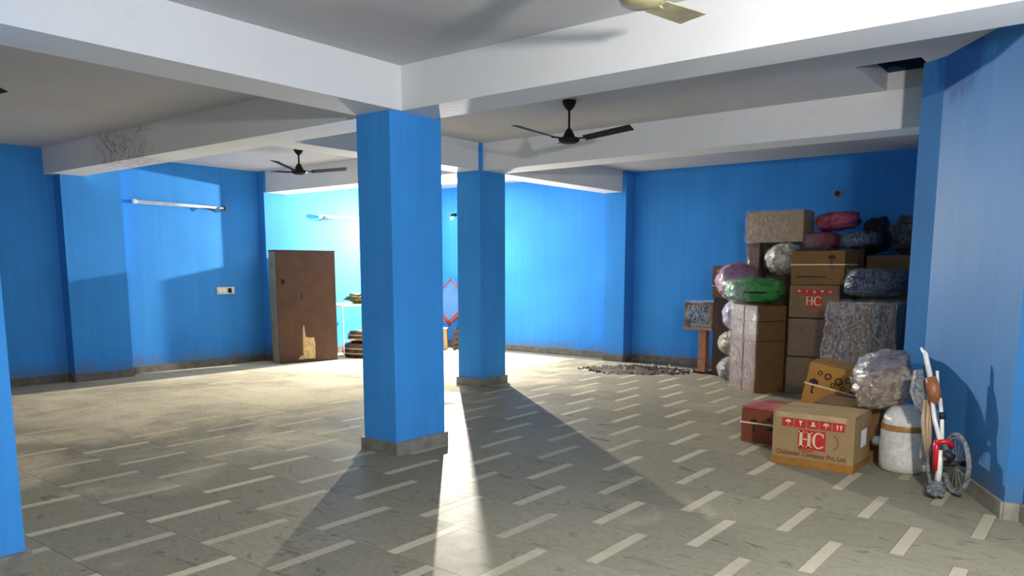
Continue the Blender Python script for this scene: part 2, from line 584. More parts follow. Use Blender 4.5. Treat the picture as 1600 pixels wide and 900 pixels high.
# ceiling with the open shaft beside the right wall
hx0, hx1, hy0, hy1 = -1.77, -1.31, 6.52, 7.54
cmb = MB()
for a in ((-11.3, hx0, YN, 11.5), (hx1, 3.6, YN, 11.5), (hx0, hx1, YN, hy0), (hx0, hx1, hy1, 11.5)):
    cmb.box(a[0], a[1], a[2], a[3], HC, HC + 0.15)
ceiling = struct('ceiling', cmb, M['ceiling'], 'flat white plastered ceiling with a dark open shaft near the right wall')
sh = MB()
sh.box(hx0 - 0.05, hx0, hy0, hy1, HC + 0.15, 4.2).box(hx1, hx1 + 0.05, hy0, hy1, HC + 0.15, 4.2)
sh.box(hx0, hx1, hy0 - 0.05, hy0, HC + 0.15, 4.2).box(hx0, hx1, hy1, hy1 + 0.05, HC + 0.15, 4.2).box(hx0, hx1, hy0, hy1, 4.2, 4.25)
struct('shaft', sh, M['shade_blue'], parent=ceiling)

# walls
struct('wall_left', MB().box(XL - 0.2, XL, YN, YB + 0.2, 0, HC), M['wall'], 'long blue wall with two piers and tube lights')
struct('wall_back', MB().box(XL, -1.1, YB, YB + 0.2, 0, HC), M['wall'], 'blue end wall behind the piled cartons')
rw = [(-1.33, 11.25), (-1.33, 6.72), (-1.16, 6.60), (-0.78, 6.05), (-0.46, 5.40), (-0.37, 5.42), (3.30, -1.6), (3.6, -1.6), (3.6, 11.25)]
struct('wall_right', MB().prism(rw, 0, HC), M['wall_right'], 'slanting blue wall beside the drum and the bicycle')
# piers on the walls
def pier(label, x0, x1, y0, y1, sk):
    o = struct('pillar', MB().box(x0, x1, y0, y1, 0, HC), M['wall'], label)
    return o
pier('shallow blue pier on the long wall below the cracked beam', XL, -10.85, 4.45, 5.22, None)
pier('shallow blue pier on the long wall beside the wardrobe', XL, -10.90, 7.50, 8.05, None)
pier('blue pier on the end wall under the beam, by the rubble', -6.68, -6.31, 10.97, YB, None)

# free-standing columns
def column(label, x0, x1, y0, y1, mat='column'):
    o = struct('column', MB().box(x0, x1, y0, y1, 0, HC), M[mat], label)
    t = 0.022
    mb = MB()
    mb.box(x0 - t, x1 + t, y0 - t, y0, 0, 0.105).box(x0 - t, x1 + t, y1, y1 + t, 0, 0.105)
    mb.box(x0 - t, x0, y0, y1, 0, 0.105).box(x1, x1 + t, y0, y1, 0, 0.105)
    mb.build('plinth', M['skirting'], o)
    return o
column('square blue column nearest the middle of the room, where two beams meet', -4.90, -4.52, 4.25, 4.82)
column('square blue column standing behind the nearest free one', -6.75, -6.37, 7.48, 7.98)
column('blue column at the near edge with a bright cyan face', -4.75, -4.205, 0.90, 1.425)

# beams
def beam(label, *boxes, mat='beam'):
    mb = MB()
    for b in boxes:
        mb.box(*b)
    return struct('beam', mb, M[mat], label)
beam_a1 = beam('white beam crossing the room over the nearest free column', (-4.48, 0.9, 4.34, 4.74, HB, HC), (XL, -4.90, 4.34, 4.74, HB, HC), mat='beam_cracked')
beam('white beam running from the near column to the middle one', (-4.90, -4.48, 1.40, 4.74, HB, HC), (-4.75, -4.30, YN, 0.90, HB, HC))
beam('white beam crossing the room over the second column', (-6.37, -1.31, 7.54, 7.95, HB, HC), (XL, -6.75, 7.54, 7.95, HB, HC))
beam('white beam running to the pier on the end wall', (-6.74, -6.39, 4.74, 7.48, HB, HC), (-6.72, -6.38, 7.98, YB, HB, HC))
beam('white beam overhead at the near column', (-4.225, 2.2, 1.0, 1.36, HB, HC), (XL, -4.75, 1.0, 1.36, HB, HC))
# skirting
def skirt(name, segs, mat='skirting', h=0.105, t=0.018):
    mb = MB()
    for (x0, y0), (x1, y1) in segs:
        if name.endswith('left'):
            x0, y0, x1, y1 = x1, y1, x0, y0
        d = Vector((x1 - x0, y1 - y0))
        ln = d.length
        a = math.atan2(d.y, d.x)
        mtx = Matrix.Translation((x0, y0, 0)) @ Matrix.Rotation(a, 4, 'Z')
        mb.box(0, ln, -t, 0.0, 0, h, mtx)
    return struct(name, mb, M[mat], 'grey stone skirting along the foot of the wall')
skirt('baseboard_left', [((XL, 4.45), (XL, YN)), ((-10.85, 4.45), (XL, 4.45)), ((-10.85, 5.22), (-10.85, 4.45)), ((XL, 5.22), (-10.85, 5.22)), ((XL, 7.5), (XL, 5.22)),
                         ((-10.90, 7.5), (XL, 7.5)), ((-10.90, 8.05), (-10.90, 7.5)), ((XL, 8.05), (-10.90, 8.05)), ((XL, YB), (XL, 8.05))], 'skirting_dark')
skirt('baseboard_back', [((XL, YB), (-6.68, YB)), ((-6.68, 10.97), (-6.31, 10.97)), ((-6.31, 10.97), (-6.31, YB)), ((-6.31, YB), (-1.31, YB))], 'skirting_dark')
skirt('baseboard_right', [((-1.33, 6.72), (-1.16, 6.60)), ((-1.16, 6.60), (-0.78, 6.05)), ((-0.78, 6.05), (-0.46, 5.40)), ((-0.46, 5.40), (-0.37, 5.42)), ((-0.37, 5.42), (3.30, -1.6))])

# ------------------------------------------------------------------ lamps
def bulb_lamp(label, spec, wall_dir):
    x, y, z = spec['loc']
    t = thing('wall_lamp', label, 'lamp', (x, y, z))
    wd = Vector(wall_dir)
    mb = MB().tube([wd * 0.11 + Vector((0, 0, 0.09)), wd * 0.05 + Vector((0, 0, 0.09)), Vector((0, 0, 0.085)), Vector((0, 0, 0.05))], [0.035, 0.02, 0.02, 0.022], 12)
    mb.build('lamp_holder', M['black_metal'], t, smooth=True)
    MB().blob((0, 0, 0.026), (0.026, 0.026, 0.03), 0, nu=16, nv=10).build('bulb', M['bulb'], t, smooth=True)
    # an LED bulb throws its light forward, away from its own base
    ld = bpy.data.lights.new('lamp_light', 'SPOT' if spec.get('aim') else 'POINT')
    ld.energy = spec['watts']
    ld.color = spec['color']
    ld.shadow_soft_size = spec.get('size', 0.035)
    lo = bpy.data.objects.new('lamp_light', ld)
    COL.objects.link(lo)
    lo.parent = t
    lo.location = (0, 0, -0.045)
    if spec.get('aim'):
        ld.spot_size = R(158)
        ld.spot_blend = 1.0
        lo.rotation_euler = Vector(spec['aim']).to_track_quat('-Z', 'Y').to_euler()
bulb_lamp('bare bulb glowing on the end wall between the two free columns', LAMP_BACK, (0, 1, 0))
bulb_lamp('bare bulb hanging near the gold fan, beyond the picture edge', LAMP_NEAR, (0, 0, 1))
MB().tube([(0, 0, 0), (0, 0, HC - 2.40)], 0.005, 6).build('flex', M['black_metal'], bpy.data.objects['wall_lamp.001'], (0, 0, 0.15))

def tube_light(label, y, z, ln, tilt, mirror=1):
    t = thing('tube_light', label, 'light', (XL + 0.035, y, z), (R(tilt), 0, 0), 'tube lights on the long wall')
    MB().box(-0.034, 0.0, -ln / 2, ln / 2, -0.022, 0.022).build('batten', M['plate'], t, bevel=0.004)
    MB().tube([(0.028, -ln / 2 + 0.03, 0), (0.028, ln / 2 - 0.03, 0)], 0.014, 12).build('glass_tube', M['tube_white'], t, smooth=True)
    for s in (-1, 1):
        MB().box(-0.004, 0.045, s * ln / 2 - 0.022, s * ln / 2 + 0.022, -0.03, 0.03).build('end_cap', M['plate' if s < 0 else 'black_metal'], t, bevel=0.004)
    w = MB()
    random.seed(int(y * 10))
    for k in range(3):
        y0 = mirror * (ln / 2 - 0.02)
        w.tube([(0.03, y0, 0.0), (0.05, y0 - mirror * 0.06, -0.05 + 0.03 * k), (0.03, y0 - mirror * 0.15, -0.07 + 0.02 * k), (0.01, y0 - mirror * (0.22 + 0.05 * k), -0.03)], 0.006, 6)
    w.build('loose_wire', M['black_metal'], t, smooth=True)
tube_light('unlit tube light on the long wall between the two piers', 6.16, 2.425, 1.40, -0.5)
tube_light('unlit tube light on the long wall beyond the wardrobe', 9.28, 2.40, 1.22, 1.5, -1)

sb = thing('switch_board', 'small off white switch board on the long wall left of wardrobe', 'switch', (XL, 6.83, 1.16))
MB().box(0, 0.022, -0.15, 0.15, -0.055, 0.055).build('plate', M['plate'], sb, bevel=0.006)
for k, dy in enumerate((-0.10, -0.03)):
    MB().box(0.02, 0.030, dy - 0.022, dy + 0.022, -0.030, 0.030).build('switch', M['tube_white'], sb, bevel=0.003)
MB().box(0.02, 0.028, 0.035, 0.095, -0.035, 0.035).build('socket', M['black_metal'], sb, bevel=0.003)

hole = thing('round_vent', 'small round dark vent with pale rim high on the end wall', 'vent', (-3.18, YB, 2.51))
MB().tube([(0.045 * math.cos(a), -0.012, 0.045 * math.sin(a)) for a in [2 * PI * i / 20 for i in range(20)]], 0.009, 8, True).build('rim', M['skirting'], hole, smooth=True)
MB().prism([(0.042 * math.cos(2 * PI * i / 20), 0.042 * math.sin(2 * PI * i / 20)) for i in range(20)], -0.006, 0.0, 'y').build('opening', M['black_rubber'], hole)

# ------------------------------------------------------------------ ceiling fans
def fan(label, x, y, zb, theta, mat, dih=0.06, rad=0.60):
    t = thing('ceiling_fan', label, 'fan', (x, y, HC), 0, 'ceiling fans')
    d = HC - zb
    MB().lathe([(0.062, 0), (0.064, -0.012), (0.060, -0.03), (0.045, -0.06), (0.022, -0.085), (0.016, -0.09)], 20).build('canopy', mat, t, smooth=True)
    MB().tube([(0, 0, -0.08), (0, 0, -d + 0.08)], 0.011, 10).build('down_rod', mat, t, smooth=True)
    MB().lathe([(0.014, -d + 0.10), (0.028, -d + 0.085), (0.045, -d + 0.05), (0.060, -d + 0.018), (0.094, -d + 0.012), (0.100, -d - 0.004), (0.090, -d - 0.022), (0.060, -d - 0.036), (0.02, -d - 0.040)], 28).build('motor', mat, t, smooth=True)
    for k in range(3):
        a = theta + 120 * k
        b = MB()
        n = 6
        prof = []
        for i in range(n + 1):
            u = i / n
            r = 0.15 + (rad - 0.15) * u
            w = 0.052 + 0.014 * u
            prof.append((r, w, dih * u))
        mb = b.bm
        rows = []
        for r, w, z in prof:
            row = []
            for s, zz in ((-1, 0.012), (-0.3, 0.004), (0.3, -0.002), (1, -0.012)):
                for th in (0.0025, -0.0025):
                    row.append(mb.verts.new((r, s * w, z + zz + th)))
            rows.append(row)
        for p, q in zip(rows, rows[1:]):
            for c in range(3):
                mb.faces.new((p[2 * c], p[2 * c + 2], q[2 * c + 2], q[2 * c]))
                mb.faces.new((p[2 * c + 1], q[2 * c + 1], q[2 * c + 3], p[2 * c + 3]))
            mb.faces.new((p[0], q[0], q[1], p[1]))
            mb.faces.new((p[6], p[7], q[7], q[6]))
        for row in (rows[0], rows[-1]):
            for c in range(3):
                mb.faces.new((row[2 * c], row[2 * c + 1], row[2 * c + 3], row[2 * c + 2]))
        bl = b.build('blade', mat, t, (0, 0, -d + 0.004), (0, 0, R(a)))
        MB().box(0.075, 0.19, -0.018, 0.018, -0.004, 0.006).build('bracket', mat, bl)
    return t
fan('dark brown ceiling fan between the middle column and the slanting wall', -4.16, 6.16, 2.683, 12, M['black_metal'])
fan('dark brown ceiling fan over the bay before the wardrobe', -8.47, 6.37, 2.735, 55, M['black_metal'], 0.05)
fan('cream gold ceiling fan partly cut off by the top edge', -1.75, 3.14, 2.66, 94, M['gold_metal'])
fan('dark ceiling fan cut off at the edge, only a blade tip showing', -6.86, 1.98, 2.69, 26, M['black_metal'])

# ------------------------------------------------------------------ cartons
def serif_H(cx, cz, w, h, mb, y0, y1):
    st = w * 0.24
    for s in (-1, 1):
        x = cx + s * (w / 2 - st * 0.75)
        mb.prism([(x - st / 2, cz - h / 2), (x + st / 2, cz - h / 2), (x + st / 2, cz + h / 2), (x - st / 2, cz + h / 2)], y0, y1, 'y')
        for e in (-1, 1):
            mb.prism([(x - st, cz + e * h / 2 - e * h * 0.07), (x + st, cz + e * h / 2 - e * h * 0.07), (x + st, cz + e * h / 2), (x - st, cz + e * h / 2)], y0, y1, 'y')
    mb.prism([(cx - w / 2 + st, cz - h * 0.04), (cx + w / 2 - st, cz - h * 0.04), (cx + w / 2 - st, cz + h * 0.04), (cx - w / 2 + st, cz + h * 0.04)], y0, y1, 'y')

def serif_C(cx, cz, w, h, mb, y0, y1):
    n = 22
    for i in range(n):
        a0 = R(50 + 260 * i / n)
        a1 = R(50 + 260 * (i + 1) / n)
        def P(a, inner):
            th = 0.10 + 0.13 * max(0, -math.cos(a)) if inner else 0
            return (cx + math.cos(a) * (w / 2 - w * th), cz + math.sin(a) * (h / 2 - h * (0.09 if inner else 0)))
        mb.prism([P(a0, 0), P(a1, 0), P(a1, 1), P(a0, 1)], y0, y1, 'y')
    x = cx + w * 0.30
    mb.prism([(x, cz + h * 0.20), (x + w * 0.09, cz + h * 0.20), (x + w * 0.09, cz + h * 0.48), (x, cz + h * 0.40)], y0, y1, 'y')
    mb.prism([(x, cz - h * 0.40), (x + w * 0.09, cz - h * 0.42), (x + w * 0.09, cz - h * 0.26), (x, cz - h * 0.30)], y0, y1, 'y')

def rect(mb, x0, x1, z0, z1, y0, y1):
    mb.prism([(x0, z0), (x1, z0), (x1, z1), (x0, z1)], y0, y1, 'y')

def hc_print(t, W, H, y, text=True):
    """red pictogram row, HC logo and the firm's line on the front at -y"""
    e = 0.0015
    n = 5
    x0, x1 = -W * 0.38, W * 0.40
    step = (x1 - x0) / n
    zt, zb = H * 0.89, H * 0.735
    for i in range(n):
        red = MB()
        rect(red, x0 + i * step, x0 + (i + 1) * step - W * 0.016, zb, zt, y - e, y)
        panel = red.build('pictogram_panel', M['red_print'], t)
        g = MB()
        c = x0 + (i + 0.48) * step
        m = (zt + zb) / 2
        s = (zt - zb) / 2
        if i in (0, 3):      # umbrella
            g.prism([(c + s * 0.7 * math.cos(R(a)), m + s * 0.7 * math.sin(R(a))) for a in range(0, 181, 20)], y - 2 * e, y - e, 'y')
            rect(g, c - s * 0.07, c + s * 0.07, m - s * 0.7, m, y - 2 * e, y - e)
        elif i == 1:         # glass
            g.prism([(c - s * 0.45, m + s * 0.6), (c - s * 0.1, m - s * 0.1), (c - s * 0.1, m - s * 0.6), (c + s * 0.1, m - s * 0.6), (c + s * 0.1, m - s * 0.1), (c + s * 0.45, m + s * 0.6)], y - 2 * e, y - e, 'y')
        elif i == 2:         # hands
            g.prism([(c - s * 0.7, m - s * 0.5), (c + s * 0.7, m - s * 0.5), (c + s * 0.3, m - s * 0.1), (c + s * 0.3, m + s * 0.6), (c - s * 0.3, m + s * 0.6), (c - s * 0.3, m - s * 0.1)], y - 2 * e, y - e, 'y')
        else:                # two arrows up
            for q in (-0.4, 0.4):
                g.prism([(c + s * (q - 0.12), m - s * 0.6), (c + s * (q + 0.12), m - s * 0.6), (c + s * (q + 0.12), m + s * 0.1), (c + s * (q + 0.32), m + s * 0.1), (c + s * q, m + s * 0.65), (c + s * (q - 0.32), m + s * 0.1), (c + s * (q - 0.12), m + s * 0.1)], y - 2 * e, y - e, 'y')
        g.build('pictogram', M['cream_print'], panel)
    lg = MB()
    rect(lg, -W * 0.17, W * 0.165, H * 0.345, H * 0.70, y - e, y)
    lo = lg.build('logo_panel', M['red_print'], t)
    le = MB()
    serif_H(-W * 0.085, H * 0.525, W * 0.155, H * 0.29, le, y - 2 * e, y - e)
    serif_C(W * 0.080, H * 0.525, W * 0.155, H * 0.30, le, y - 2 * e, y - e)
    le.build('logo_letters', M['cream_print'], lo)
    u = MB()
    rect(u, -W * 0.16, W * 0.02, H * 0.305, H * 0.32, y - e, y)
    u.build('underline', M['red_print'], t)
    if text:
        fc = bpy.data.curves.new('firm_lettering', 'FONT')
        fc.body = 'Chalawdar Company Pvt. Ltd.'
        fc.size = H * 0.105
        fc.extrude = 0.0006
        fc.align_x = 'CENTER'
        fc.materials.append(M['brown_print'])
        tmp = bpy.data.objects.new('lettering_curve', fc)
        me = bpy.data.meshes.new_from_object(tmp)
        bpy.data.objects.remove(tmp)
        fo = bpy.data.objects.new('firm_lettering', me)
        COL.objects.link(fo)
        fo.parent = t
        fo.location = (-W * 0.01, y - 0.001, H * 0.205)
        fo.rotation_euler = (R(90), 0, 0)
        fo.scale = (1.0, 1.15, 1)
        r = MB()
        for k in range(9):
            a0, a1 = R(-70 + k * 17), R(-70 + k * 17 + 11)
            c = (W * 0.245, H * 0.52)
            for rr in (0.075,):
                r.prism([(c[0] + W * rr * math.cos(a0), c[1] + W * rr * 1.2 * math.sin(a0)), (c[0] + W * rr * math.cos(a1), c[1] + W * rr * 1.2 * math.sin(a1)), (c[0] + W * (rr - .008) * math.cos(a1), c[1] + W * (rr - .008) * 1.2 * math.sin(a1)), (c[0] + W * (rr - .008) * math.cos(a0), c[1] + W * (rr - .008) * 1.2 * math.sin(a0))], y - e, y, 'y')
        r.build('round_stamp', M['brown_print'], t)

def umbrella_print(mb, cx, cz, s, y, e=0.0015):
    mb.prism([(cx + s * math.cos(R(a)), cz + s * math.sin(R(a))) for a in range(0, 181, 18)], y - e, y, 'y')
    rect(mb, cx - s * 0.16, cx + s * 0.16, cz - s * 2.0, cz, y - e, y)
    rect(mb, cx - s * 0.16, cx + s * 0.45, cz - s * 2.15, cz - s * 1.9, y - e, y)

SEED = [0]
def carton(name, label, loc, size, rz=0.0, mat='kraft', group=None, tape=None, strap=None, wrap=None, flaps=True, amp=0.005, bulge=0.0, rot=None, cat='box', film_off=0.008, flare=(0, 0), film_amp=0.016):
    SEED[0] += 1
    W, D, H = size
    t = thing(name, label, cat, loc, rot if rot else (0, 0, R(rz)), group)
    MB().softbox(W, D, H, 8, amp, SEED[0], bulge, flare=flare).build('carton_body', M[mat], t)
    if flaps:
        for s in (-1, 1):
            mtx = Matrix.Translation((0, s * (D / 4), H + 0.002 + bulge * 0.5)) @ Matrix.Rotation(R(-s * 0.8), 4, 'X')
            MB().box(-W / 2 + 0.004, W / 2 - 0.004, -D / 4 + 0.003, D / 4 - 0.002, 0, 0.004, mtx).build('flap', M[mat], t)
    if tape:
        tw = 0.03
        o = H + 0.007 + bulge * 0.5
        mb = MB().box(-W / 2 - 0.003, W / 2 + 0.003, -tw, tw, o, o + 0.0015)
        for s in (-1, 1):
            mb.box(s * (W / 2 + 0.004) - 0.001, s * (W / 2 + 0.004) + 0.001, -tw, tw, H - 0.09, o)
        mb.build('packing_tape', M[tape], t)
    if strap:
        z = H * strap
        k = 0.007 + bulge
        mb = MB()
        mb.box(-W / 2 - k, W / 2 + k, -D / 2 - k - 0.003, -D / 2 - k, z - 0.006, z + 0.006).box(-W / 2 - k, W / 2 + k, D / 2 + k, D / 2 + k + 0.003, z - 0.006, z + 0.006)
        mb.box(-W / 2 - k - 0.003, -W / 2 - k, -D / 2 - k, D / 2 + k, z - 0.006, z + 0.006).box(W / 2 + k, W / 2 + k + 0.003, -D / 2 - k, D / 2 + k, z - 0.006, z + 0.006)
        mb.build('strap', M['strap'], t)
    if wrap:
        MB().softbox(W, D, H + 0.008, 14, film_amp, SEED[0] + 50, bulge + 0.004, off=film_off + film_amp * 0.4, freq=11, flare=flare).build('plastic_wrap', M[wrap], t)
    return t

# front carton with the HC logo
W, D, H = 0.60, 0.46, 0.415
hc = carton('logo_carton', 'kraft carton with red HC logo standing on the floor in front', (-1.755, 6.14, 0), (W, D, H), 0, 'kraft', amp=0.003, tape='tape_clear')
hc_print(hc, W, H, -D / 2 - 0.004)
tb = MB()
tb.box(-W / 2 - 0.005, W / 2 + 0.005, -D / 2 - 0.006, -D / 2 - 0.0035, 0.002, 0.062).box(W / 2 + 0.0035, W / 2 + 0.006, -D / 2 - 0.006, D / 2 + 0.004, 0.002, 0.062)
tb.build('bottom_tape', M['tape'], hc)
MB().box(W / 2 + 0.004, W / 2 + 0.006, -0.06, 0.09, 0.17, 0.30).build('paper_label', M['white_label'], hc)
MB().box(-W / 2 + 0.02, W / 2 - 0.06, -D / 2 - 0.005, -D / 2 - 0.0035, H - 0.045, H - 0.002).build('edge_tape', M['tape_clear'], hc)

# red-brown carton beside it
W, D, H = 0.53, 0.60, 0.285
rc = carton('printed_carton', 'red brown carton with cream strap and umbrella mark beside the HC carton', (-2.265, 6.80, 0), (W, D, H), -3, 'carton_red', strap=0.60)
def mark(name, parent, fn, mat='dark_print'):
    mb = MB()
    fn(mb)
    return mb.build(name, M[mat], parent)
mark('umbrella_mark', rc, lambda m: umbrella_print(m, -0.15, 0.175, 0.035, -D / 2 - 0.005))
for k in range(4):
    mark('letter_mark', rc, lambda m: rect(m, -0.03 + 0.05 * k, 0.0 + 0.05 * k, 0.20, 0.225 + 0.01 * (k % 2), -D / 2 - 0.006, -D / 2 - 0.004))
mark('arch_mark', rc, lambda m: m.prism([(0.02 + 0.05 * math.cos(R(a)), 0.12 + 0.03 * math.sin(R(a))) for a in range(0, 181, 18)], -D / 2 - 0.006, -D / 2 - 0.004, 'y'))
part_label(MB().softbox(0.34, 0.30, 0.02, 10, 0.014, 3, freq=8).build('red_sheet', M['red_sheet'], rc, (-0.10, -0.14, H + 0.006)), 'crumpled red sheet')

# brown carton right behind the HC carton
carton('brown_carton', 'dark brown carton tucked between the HC carton and the white drum', (-1.67, 6.66, 0), (0.50, 0.46, 0.42), 2, 'kraft_brown')

# tilted orange-brown carton
W, D, H = 0.50, 0.42, 0.40
oc = carton('tilted_carton', 'orange brown tilted carton with cream strap and black umbrella marks', (-1.975, 7.24, 0.24), (W, D, H), 0, 'kraft_orange', strap=0.52, rot=(0, R(11), R(3)), tape='tape')
y = -D / 2 - 0.006
mark('umbrella_mark', oc, lambda m: umbrella_print(m, -0.180, 0.222, 0.042, y))
mark('umbrella_mark', oc, lambda m: umbrella_print(m, 0.170, 0.222, 0.042, y))
def ring_mark(m, cx, cz, r):
    for i in range(12):
        a0, a1 = R(30 * i), R(30 * i + 30.5)
        m.prism([(cx + r * math.cos(a0), cz + r * math.sin(a0)), (cx + r * math.cos(a1), cz + r * math.sin(a1)), (cx + r * 0.62 * math.cos(a1), cz + r * 0.62 * math.sin(a1)), (cx + r * 0.62 * math.cos(a0), cz + r * 0.62 * math.sin(a0))], y - 0.0015, y, 'y')
for cx, cz, rr in ((-0.075, 0.31, 0.030), (0.02, 0.29, 0.034), (0.095, 0.32, 0.027), (-0.145, 0.325, 0.022), (0.165, 0.31, 0.028), (-0.02, 0.245, 0.022), (0.065, 0.24, 0.020)):
    mark('ring_mark', oc, lambda m: ring_mark(m, cx, cz, rr))
for k in range(5):
    mark('letter_mark', oc, lambda m: rect(m, -0.075 + 0.027 * k, -0.055 + 0.027 * k, 0.085 + 0.012 * (k % 2), 0.115 + 0.008 * ((k + 1) % 2), y - 0.0015, y))

# tall wrapped carton
ang = math.degrees(math.atan2(-0.6, 0.8))
d1 = Vector((-0.80, 0.60)); d2 = Vector((0.60, 0.80))
W, D, H = 0.57, 0.40, 1.05
c = Vector((-3.44, 9.16)) + d1 * W / 2 + d2 * D / 2
tall = carton('tall_carton', 'tall brown carton wrapped in clear film under the green bag', (c.x, c.y, 0), (W, D, H), ang, 'kraft_brown', wrap=None, amp=0.006)
mb = MB()
mb.softbox(W, 0.02, H, 16, 0.018, 71, freq=12, off=0.01)
mb.build('plastic_wrap', M['film_heavy'], tall, (0, -D / 2 - 0.010, 0))
MB().box(-0.012, 0.012, -D / 2 - 0.004, -D / 2 + 0.01, 0.0, H).build('seam', M['dark_print'], tall)
for z in (0.62, 0.86):
    MB().box(-W / 2 - 0.004, W / 2 + 0.007, -D / 2 - 0.006, D / 2 + 0.004, z, z + 0.012).build('cord', M['kraft_dark'], tall)

# column of four cartons
XS = -2.865
carton('kraft_carton', 'pale kraft carton at the foot of the stack behind the tilted carton', (XS + 0.0, 9.68, 0), (0.56, 0.54, 0.44), 0, 'kraft_pale_shade', wrap='film')
km = carton('kraft_carton', 'pale kraft carton with diamond mark under the upper HC carton', (XS + 0.0, 9.68, 0.462), (0.55, 0.54, 0.44), 0, 'kraft_pale_shade', wrap='film')
W, D, H = 0.57, 0.52, 0.375
h2 = carton('logo_carton', 'shaded kraft carton with red HC logo halfway up the tall stack', (XS + 0.0, 9.68, 0.925), (W, D, H), 0, 'kraft_shaded', amp=0.003)
hc_print(h2, W, H, -D / 2 - 0.004, False)
W, D, H = 0.60, 0.52, 0.39
sc = carton('strapped_carton', 'brown carton with cream strap on top of the upper HC carton', (XS + 0.02, 9.68, 1.312), (W, D, H), 0, 'kraft_orange_shade', strap=0.60)
mark('umbrella_mark', sc, lambda m: umbrella_print(m, 0.16, 0.30, 0.045, -D / 2 - 0.005))
mark('bar_mark', sc, lambda m: rect(m, -0.24, 0.10, 0.085, 0.10, -D / 2 - 0.006, -D / 2 - 0.004))
MB().softbox(0.42, 0.40, 0.03, 10, 0.02, 9, freq=8).build('black_sheet', M['black_bag'], sc, (-0.08, -0.07, H + 0.004), smooth=True)

dmk = MB()
for k in range(4):
    a0, a1 = R(90 * k), R(90 * k + 90)
    dmk.prism([(-0.07 + q * math.cos(a), 0.31 + q * math.sin(a)) for q, a in ((0.075, a0), (0.075, a1), (0.062, a1), (0.062, a0))], -0.27 - 0.007, -0.27 - 0.005, 'y')
dmk.build('diamond_mark', M['brown_print'], km)

# big wrapped box
carton('wrapped_box', 'large box thickly wrapped in shiny clear film beside the kraft stack', (-2.14, 8.92, 0), (0.66, 0.52, 1.13), 0, 'kraft_pale_shade', wrap='film_heavy', flaps=False, amp=0.012, bulge=0.015, flare=(0.09, 0.0), film_amp=0.024)

# back row of cartons
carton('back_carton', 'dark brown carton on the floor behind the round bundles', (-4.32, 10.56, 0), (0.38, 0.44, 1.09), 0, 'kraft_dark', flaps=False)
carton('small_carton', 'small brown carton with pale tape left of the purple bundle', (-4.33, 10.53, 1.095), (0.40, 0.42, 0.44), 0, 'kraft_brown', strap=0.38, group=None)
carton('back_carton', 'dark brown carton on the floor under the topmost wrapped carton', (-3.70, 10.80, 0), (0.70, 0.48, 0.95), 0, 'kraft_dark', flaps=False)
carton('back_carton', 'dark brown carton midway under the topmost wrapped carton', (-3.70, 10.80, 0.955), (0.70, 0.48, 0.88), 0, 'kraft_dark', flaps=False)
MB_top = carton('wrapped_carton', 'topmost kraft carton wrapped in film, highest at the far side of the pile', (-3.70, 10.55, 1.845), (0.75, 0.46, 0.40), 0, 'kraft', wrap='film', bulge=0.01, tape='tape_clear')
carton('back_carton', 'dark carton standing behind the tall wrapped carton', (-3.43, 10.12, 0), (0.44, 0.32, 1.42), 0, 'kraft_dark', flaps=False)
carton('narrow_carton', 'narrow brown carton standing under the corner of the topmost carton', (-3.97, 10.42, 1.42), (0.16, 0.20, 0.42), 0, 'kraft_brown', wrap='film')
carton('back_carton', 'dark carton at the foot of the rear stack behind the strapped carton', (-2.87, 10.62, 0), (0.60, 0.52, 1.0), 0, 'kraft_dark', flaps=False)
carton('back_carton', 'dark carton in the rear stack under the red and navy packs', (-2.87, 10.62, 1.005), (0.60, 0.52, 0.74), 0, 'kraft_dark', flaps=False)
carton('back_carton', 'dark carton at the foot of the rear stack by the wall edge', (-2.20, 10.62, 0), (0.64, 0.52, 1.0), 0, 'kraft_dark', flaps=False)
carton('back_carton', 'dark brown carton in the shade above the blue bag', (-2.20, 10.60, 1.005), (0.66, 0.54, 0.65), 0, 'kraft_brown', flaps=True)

# ------------------------------------------------------------------ bags and bundles
def bag(name, label, loc, rad, mat, amp=0.12, sq=0.8, seed=1, film_mat=None, cat='bag', rot=(0, 0, 0), group=None, freq=2.5, fb=None):
    t = thing(name, label, cat, loc, rot, group)
    MB().blob((0, 0, rad[2] * (fb if fb else 1)), rad, amp, freq, seed, sq, 36, 22, fb).build('bag_body' if cat == 'bag' else 'bundle_body', M[mat], t, smooth=True)
    if film_mat:
        MB().blob((0, 0, rad[2] * (fb if fb else 1)), tuple(r * 1.03 + 0.006 for r in rad), amp * 1.25, freq * 1.2, seed, sq, 44, 26, fb).build('plastic_wrap', M[film_mat], t, smooth=True)
    return t
bag('round_bundle', 'grey brown round bundle in film on the floor beside the tall carton', (-4.06, 9.98, 0), (0.20, 0.19, 0.165), 'grey_bundle', 0.10, 1.0, 2, 'film', 'bundle', group='round bundles stacked by the tall carton')
bag('round_bundle', 'tan and silver round bundle, second from the floor by the tall carton', (-4.06, 9.98, 0.345), (0.20, 0.19, 0.165), 'gold_bag', 0.10, 1.0, 3, 'film', 'bundle', group='round bundles stacked by the tall carton')
bag('round_bundle', 'lilac round bundle in film just below the purple one', (-4.02, 9.98, 0.695), (0.19, 0.19, 0.20), 'lilac_bag', 0.08, 0.95, 4, 'film', 'bundle', group='round bundles stacked by the tall carton')
bag('purple_bundle', 'purple cloth bundle wrapped in film resting on the lilac bundle', (-4.02, 9.98, 1.115), (0.29, 0.25, 0.225), 'purple_bag', 0.12, 0.9, 5, 'film', 'bundle')
gb = bag('green_bag', 'bright green bag in shiny film lying on the tall carton', (-3.62, 9.52, 1.085), (0.36, 0.22, 0.15), 'green_bag', 0.12, 0.7, 6, None)
MB().blob((-0.14, -0.02, 0.15), (0.24, 0.24, 0.165), 0.18, 3.2, 16, 0.8, 40, 24).build('plastic_wrap', M['film_heavy'], gb, smooth=True)
